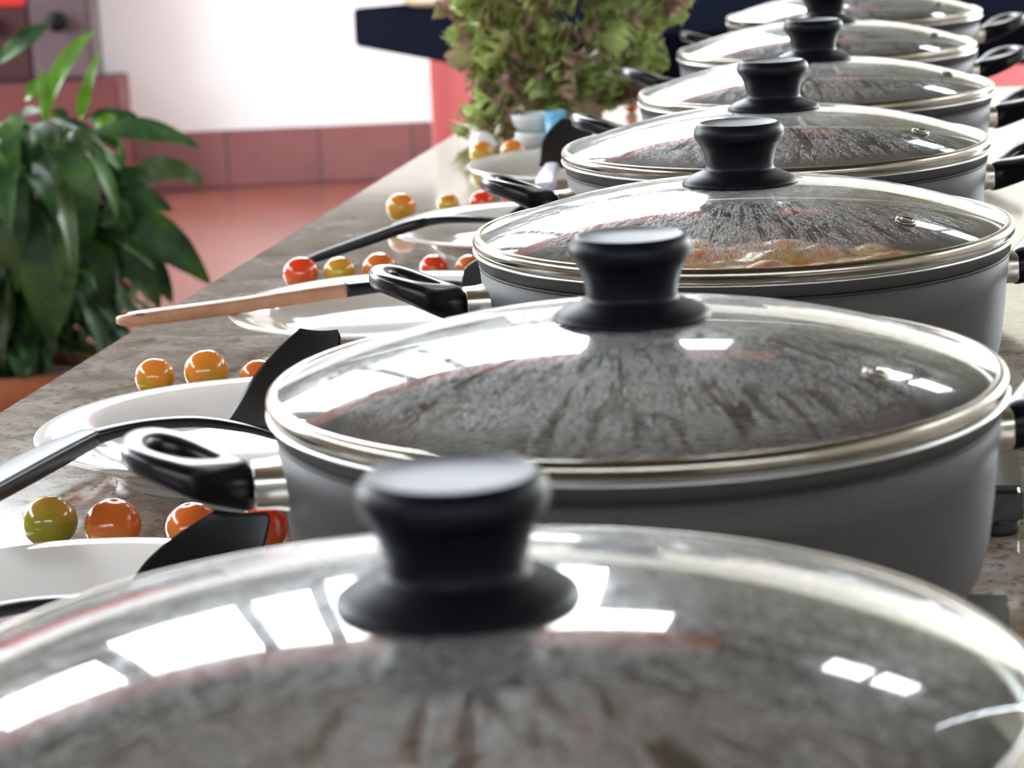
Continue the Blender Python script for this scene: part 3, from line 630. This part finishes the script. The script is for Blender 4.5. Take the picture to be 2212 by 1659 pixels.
# ------------------------------------------------------------------ tomatoes
def tomato_mesh(R=0.5):
    bm = bmesh.new(); bmesh.ops.create_uvsphere(bm, u_segments=40, v_segments=28, radius=1.0)
    for v in bm.verts:
        x, y, z_ = v.co; r = math.hypot(x, y)
        z2 = z_ * 0.95 - (0.10 * math.exp(-(r / 0.16) ** 2) if z_ > 0 else 0); a = math.atan2(y, x)
        k = 1 + 0.012 * math.cos(5 * a) * (1 - abs(z_)); v.co = Vector((x * k, y * k, z2)) * 0.0125
    return bm
tom0 = {}
TOM = [('green', 112, 1182, 0.0290, 'olive green tomato at the left end of the front row, behind the nearest plate'),
       ('orange', 249, 1192, 0.0290, 'orange red tomato second from the left in the front row'),
       ('orange', 419, 1190, 0.0275, 'pale orange tomato behind the tip of the nearest turner blade'),
       ('red', 572, 1192, 0.0262, 'red tomato half hidden between the nearest turner blade and the second pot'),
       ('amber', 338, 856, 0.0265, 'green and orange tomato at the left behind the second plate'),
       ('amber', 449, 850, 0.0295, 'plump amber orange tomato in the middle behind the second plate'),
       ('orange', 562, 852, 0.0250, 'brownish orange tomato peeping out behind the raised turner blade'),
       ('red', 652, 626, 0.0290, 'red orange tomato at the left end of the row behind the wooden handle'),
       ('yellow', 735, 622, 0.0265, 'yellow tomato just right of the red one behind the wooden handle'),
       ('orange', 822, 619, 0.0285, 'orange tomato partly behind the left handle of the third pot'),
       ('red', 938, 609, 0.0235, 'red tomato showing above the left handle of the third pot'),
       ('orange', 1014, 606, 0.0225, 'tan orange tomato touching the outline of the third pot on its left'),
       ('amber', 868, 480, 0.0285, 'yellow green tomato standing alone left of the fourth plate'),
       ('yellow', 969, 466, 0.0225, 'small yellow tomato just behind the left part of the fourth plate'),
       ('red', 1042, 462, 0.0245, 'left one of the two red tomatoes behind the fourth plate'),
       ('red', 1112, 460, 0.0245, 'right one of the two red tomatoes behind the fourth plate, by the pot handle'),
       ('yellow', 1042, 357, 0.0275, 'bright yellow tomato at the left behind the farthest plate'),
       ('amber', 1108, 351, 0.0265, 'golden orange tomato under the lettuce stalk, behind the farthest plate'),
       ('red', 1356, 212, 0.0165, 'upper of the two tiny red tomatoes beside the fifth pot'),
       ('red', 1364, 243, 0.0190, 'lower of the two tiny red tomatoes beside the fifth pot')]
for k, (c, px, py, d, lab) in enumerate(TOM):
    if not tom0: o = obj('tomato', tomato_mesh(), TM[c]); tom0[c] = o; base = o
    elif c not in tom0: o = obj('tomato', tomato_mesh(), TM[c]); tom0[c] = o
    else: o = tom0[c].copy(); COL.objects.link(o)
    p_ = U(px, py, ZT); s = d / 0.025; o.scale = (s, s, s * random.uniform(0.97, 1.06))
    tilt = random.uniform(-0.18, 0.18); o.rotation_euler = (tilt, random.uniform(-0.15, 0.15), random.uniform(0, 6))
    o.location = (p_.x, p_.y, ZT + 0.0119 * o.scale[2] * 0.995); tag(o, lab, 'tomato', 'cherry tomatoes on the granite')

# ------------------------------------------------------------------ lettuce bunch
lp = U(1080, 322, ZT)
LC = Vector((0.092, 2.95, ZT + 0.165))
lt = thing('lettuce_bunch', 'big frilly bunch of red and green lettuce standing on the granite behind the plates', 'lettuce', (0.03, 2.93, ZT))
def frill(bm, root, tip, width, rnd, mi):
    """one lettuce leaf: a fan from root to tip with a deeply ruffled margin"""
    ax = (tip - root); L_ = ax.length; ax.normalize(); side = ax.cross(Vector((rnd.uniform(-1, 1), rnd.uniform(-1, 1), rnd.uniform(-1, 1)))).normalized(); nor = ax.cross(side)
    nu, nv = 26, 8; G = []; ph = rnd.uniform(0, 6); fr = rnd.choice((5, 6, 7)); fr2 = fr * 2.3
    for j in range(nv + 1):
        v = j / nv; row = []
        for i in range(nu + 1):
            a = (i / nu * 2 - 1) * 1.9; R = L_ * (0.30 + 0.30 * v) if False else L_ * 0.5 * v
            c = root + ax * (L_ * 0.5)
            p_ = c + ax * (R * math.cos(a) * 1.0) + side * (R * math.sin(a) * width * 2 / L_)
            amp = 0.011 * v ** 2.2
            p_ += nor * (amp * math.sin(fr * a * 2 + ph) + 0.6 * amp * math.sin(fr2 * a * 2 + 2 * ph) - 0.5 * R * R / L_) + ax * (0.5 * amp * math.cos(fr2 * a * 2 + ph))
            row.append(bm.verts.new(p_))
        G.append(row)
    for j in range(nv):
        for i in range(nu):
            try: f = bm.faces.new((G[j][i], G[j][i + 1], G[j + 1][i + 1], G[j + 1][i])); f.material_index = mi
            except ValueError: pass
def lettuce():
    rnd = random.Random(5); bm = bmesh.new(); O = Vector((0.03, 2.93, ZT)); C = LC - O
    for k in range(620):
        d = Vector((rnd.gauss(0, 1), rnd.gauss(0, 1), rnd.gauss(0, 1))).normalized()
        if d.y > 0.75: continue
        rr = rnd.uniform(0.55, 1.0) ** 0.5
        c = C + Vector((d.x * 0.134 * rr, d.y * 0.115 * rr, d.z * 0.128 * rr))
        if c.z < 0.045: continue
        if c.x > 0.15 and c.y > -0.075 and 0.07 < c.z < 0.15: continue
        t = c + d * 0.022 + Vector((rnd.uniform(-.02, .02), rnd.uniform(-.02, .02), rnd.uniform(-0.02, 0.012))); root = c - d * 0.024
        frill(bm, root, t, rnd.uniform(0.016, 0.027), rnd, 1 if rnd.random() < 0.36 else 0)
    # lower left bunch hanging to the table
    for k in range(75):
        f = rnd.random(); c = Vector((-0.045 + 0.05 * f + rnd.gauss(0, 0.014), -0.03 + rnd.gauss(0, 0.018), 0.022 + 0.09 * f + rnd.gauss(0, 0.008)))
        c.z = max(c.z, 0.024)
        d = Vector((rnd.gauss(0, 1), rnd.gauss(-0.4, 1), rnd.gauss(0, 0.5))).normalized()
        frill(bm, c - d * 0.018, c + d * 0.018, rnd.uniform(0.012, 0.02), rnd, 1 if rnd.random() < 0.4 else 0)
    for v in bm.verts: v.co.z = max(v.co.z, 0.003)
    return bm
obj('leaves', lettuce(), [M['lettuce'], M['lettuce_red']], lt)
bm = bmesh.new()
sweep([(-0.035, -0.04, 0.020), (-0.02, -0.03, 0.03), (0.03, 0.0, 0.10)], [(0.04, 0.035), (0.045, 0.04), (0.07, 0.06)], up=Vector((0, 1, 0)), sec=24, power=2, bm=bm)
obj('stalk', bm, M['stalk'], lt)
# white ball, tubs
p_ = U(1052, 288, ZT); wb = obj('garlic_bulb', lathe([(a * 1.35, b * 1.45) for a, b in [(0, 0), (0.006, 0.0), (0.0095, 0.004), (0.0105, 0.009), (0.0095, 0.0125), (0.007, 0.016), (0.0035, 0.0178), (0, 0.0182)]], 28), M['bulb'], loc=(p_.x - 0.004, 2.80, ZT)); tag(wb, 'small white bulb tucked against the lower left of the lettuce', 'garlic')
def bowl(loc, R, H, label, m, name='bowl'):
    pr = [(0, 0.003), (R * .55, 0.003), (R * .8, H * .35), (R * .95, H * .8), (R, H), (R * 1.04, H), (R * 1.0, H * .75), (R * .84, H * .28), (R * .6, 0), (0, 0)]
    o = obj(name, lathe(pr, 56), m, loc=loc); return tag(o, label, 'bowl', 'small bowls by the lettuce')
p_ = U(1150, 322, ZT)
b1 = bowl((p_.x + 0.002, p_.y + 0.01, ZT), 0.021, 0.020, 'lower of two small stacked white bowls at the foot of the lettuce', M['whiteplastic'])
b2 = bowl((p_.x + 0.000, p_.y + 0.01, ZT + 0.0203), 0.023, 0.020, 'upper of two small stacked white bowls at the foot of the lettuce', M['whiteplastic'])
p_ = U(1203, 324, ZT)
o = obj('cup', lathe([(0, 0.002), (0.009, 0.002), (0.0118, 0.044), (0.0128, 0.0445), (0.0105, 0), (0, 0)], 40), M['skyblue'], loc=(p_.x, p_.y, ZT)); tag(o, 'small sky blue cup beside the stacked white bowls', 'cup')

# ------------------------------------------------------------------ potted plant
PY = 4.0; pc = UY(60, 760, PY)
pp = thing('potted_plant', 'leafy dark green plant in a terracotta pot on the floor beside the granite table', 'plant', (pc.x - 0.02, PY, 0))
PO = Vector((pc.x - 0.02, PY, 0))
obj('plant_pot', lathe([(0, 0.0), (0.105, 0.0), (0.115, 0.02), (0.145, 0.22), (0.152, 0.235), (0.162, 0.24), (0.166, 0.285), (0.160, 0.295), (0.148, 0.292), (0.140, 0.24), (0.11, 0.03), (0, 0.03)], 64), M['terracotta'], pp)
obj('soil', lathe([(0, 0.268), (0.08, 0.264), (0.1415, 0.255), (0.13, 0.20), (0, 0.20)], 40), M['soil'], pp)
def leaf(bm, a, b, c, width, nrm, mi):
    """lanceolate leaf along the quadratic curve a-b-c, folded a little on its midrib"""
    n = 16; rows = []
    for i in range(n + 1):
        t = i / n; p_ = a * (1 - t) ** 2 + b * 2 * t * (1 - t) + c * t * t; tg = ((b - a) * (1 - t) + (c - b) * t).normalized()
        s = tg.cross(nrm)
        s = s.normalized() if s.length > 1e-4 else Vector((1, 0, 0)); u = s.cross(tg)
        w_ = width / 2 * (math.sin(PI * min(1, t ** 0.75)) ** 0.8) + 0.0015
        wav = 0.004 * math.sin(t * 9 + width * 300)
        rows.append([bm.verts.new(p_ - s * w_ + u * (w_ * 0.28 + wav)), bm.verts.new(p_ - s * w_ * .5 + u * w_ * .10), bm.verts.new(p_), bm.verts.new(p_ + s * w_ * .5 + u * w_ * .10), bm.verts.new(p_ + s * w_ + u * (w_ * 0.28 - wav))])
    for r1, r2 in zip(rows, rows[1:]):
        for k in range(4): f = bm.faces.new((r1[k], r1[k + 1], r2[k + 1], r2[k])); f.material_index = mi
def plant():
    bm = bmesh.new(); rnd = random.Random(11); hub = Vector((0, 0, 0.27))
    def at(px, py, Y): return UY(px, py, Y) - PO
    # leaves read from the photograph: start, mid, tip, depth, width, material
    spec = [((95, 250), (115, 140), (207, 62), -0.05, .026, 1), ((100, 262), (98, 200), (92, 150), -0.06, .018, 1), ((172, 258), (185, 190), (212, 115), -0.03, .017, 1), ((55, 215), (80, 180), (95, 165), 0, .016, 1),
            ((-10, 135), (50, 85), (112, 48), 0.02, .028, 0), ((190, 262), (240, 238), (295, 250), 0.03, .018, 0), ((200, 285), (330, 262), (430, 318), -0.02, .034, 0), ((205, 268), (235, 250), (250, 255), -.05, .016, 1),
            ((285, 385), (370, 340), (438, 398), 0.0, .040, 2), ((130, 330), (185, 400), (174, 562), -0.12, .068, 0), ((60, 300), (75, 330), (68, 350), -.1, .04, 0), ((95, 480), (110, 600), (108, 745), -0.16, .085, 0), ((150, 480), (175, 600), (92, 790), -.08, .040, 0),
            ((255, 455), (360, 500), (455, 615), -0.06, .062, 0), ((215, 490), (300, 560), (345, 665), -0.02, .055, 0), ((260, 500), (330, 560), (372, 655), .02, .045, 0), ((160, 500), (220, 590), (200, 720), -0.1, .06, 0), ((200, 480), (250, 600), (235, 660), -.02, .055, 0),
            ((-40, 360), (10, 380), (35, 420), -0.16, .05, 2), ((-30, 460), (20, 480), (28, 592), -0.18, .06, 2), ((20, 420), (80, 430), (62, 520), -.1, .06, 0), ((-30, 560), (10, 640), (-5, 780), -.12, .06, 0), ((30, 560), (60, 680), (40, 770), -0.02, .07, 0),
            ((140, 300), (180, 300), (206, 340), -.1, .035, 2), ((110, 265), (130, 300), (150, 310), -.1, .035, 2), ((20, 250), (45, 300), (60, 390), -.12, .05, 0), ((230, 390), (300, 370), (330, 400), -.02, .03, 0), ((220, 430), (300, 410), (370, 455), -.02, .04, 0), ((230, 440), (270, 470), (275, 520), -.06, .05, 0)]
    for a, b, c, dy, w_, mi in spec:
        A_, B2, C2 = at(*a, PY + dy), at(*b, PY + dy - 0.03), at(*c, PY + dy - 0.01)
        leaf(bm, A_, B2, C2, w_, Vector((rnd.uniform(-.3, .3), -1, rnd.uniform(0.1, .6))).normalized(), mi)
    for k in range(300):
        th = rnd.uniform(0, 2 * PI); up = rnd.uniform(0.05, 0.42); r0 = rnd.uniform(0.02, 0.15)
        a = hub + Vector((math.cos(th) * r0, math.sin(th) * r0, up)); ln = rnd.uniform(0.12, 0.25); dr = rnd.uniform(0.2, 1.0)
        dirx = Vector((math.cos(th), math.sin(th), 0)); b = a + dirx * ln * 0.5 + Vector((0, 0, 0.03 * (1 - dr))); c = a + dirx * ln * (1 - dr * 0.55) * 0.9 - Vector((0, 0, ln * dr * 0.8))
        if c.x > 0.26: continue
        c.z = max(c.z, 0.31)
        leaf(bm, a, b, c, rnd.uniform(0.022, 0.045), (Vector((0, 0, 1)) + dirx * 0.7).normalized(), rnd.choice((0, 0, 0, 0, 2)))
    return bm
obj('foliage', plant(), [M['leaf'], M['leaf_young'], M['leaf_pale']], pp)
bm = bmesh.new(); rnd = random.Random(3)
for k in range(38):
    th = rnd.uniform(0, 2 * PI); r = rnd.uniform(0.02, 0.15); sweep([(0.3 * r * math.cos(th), 0.3 * r * math.sin(th), 0.25), (0.6 * r * math.cos(th), 0.6 * r * math.sin(th), 0.42), (r * math.cos(th), r * math.sin(th), rnd.uniform(0.4, 0.68))], [(0.006, 0.006), (0.005, 0.005), (0.003, 0.003)], n=4, sec=8, power=2, up=Vector((0.3, 1, 0)), bm=bm)
obj('stems', bm, M['leaf'], pp)
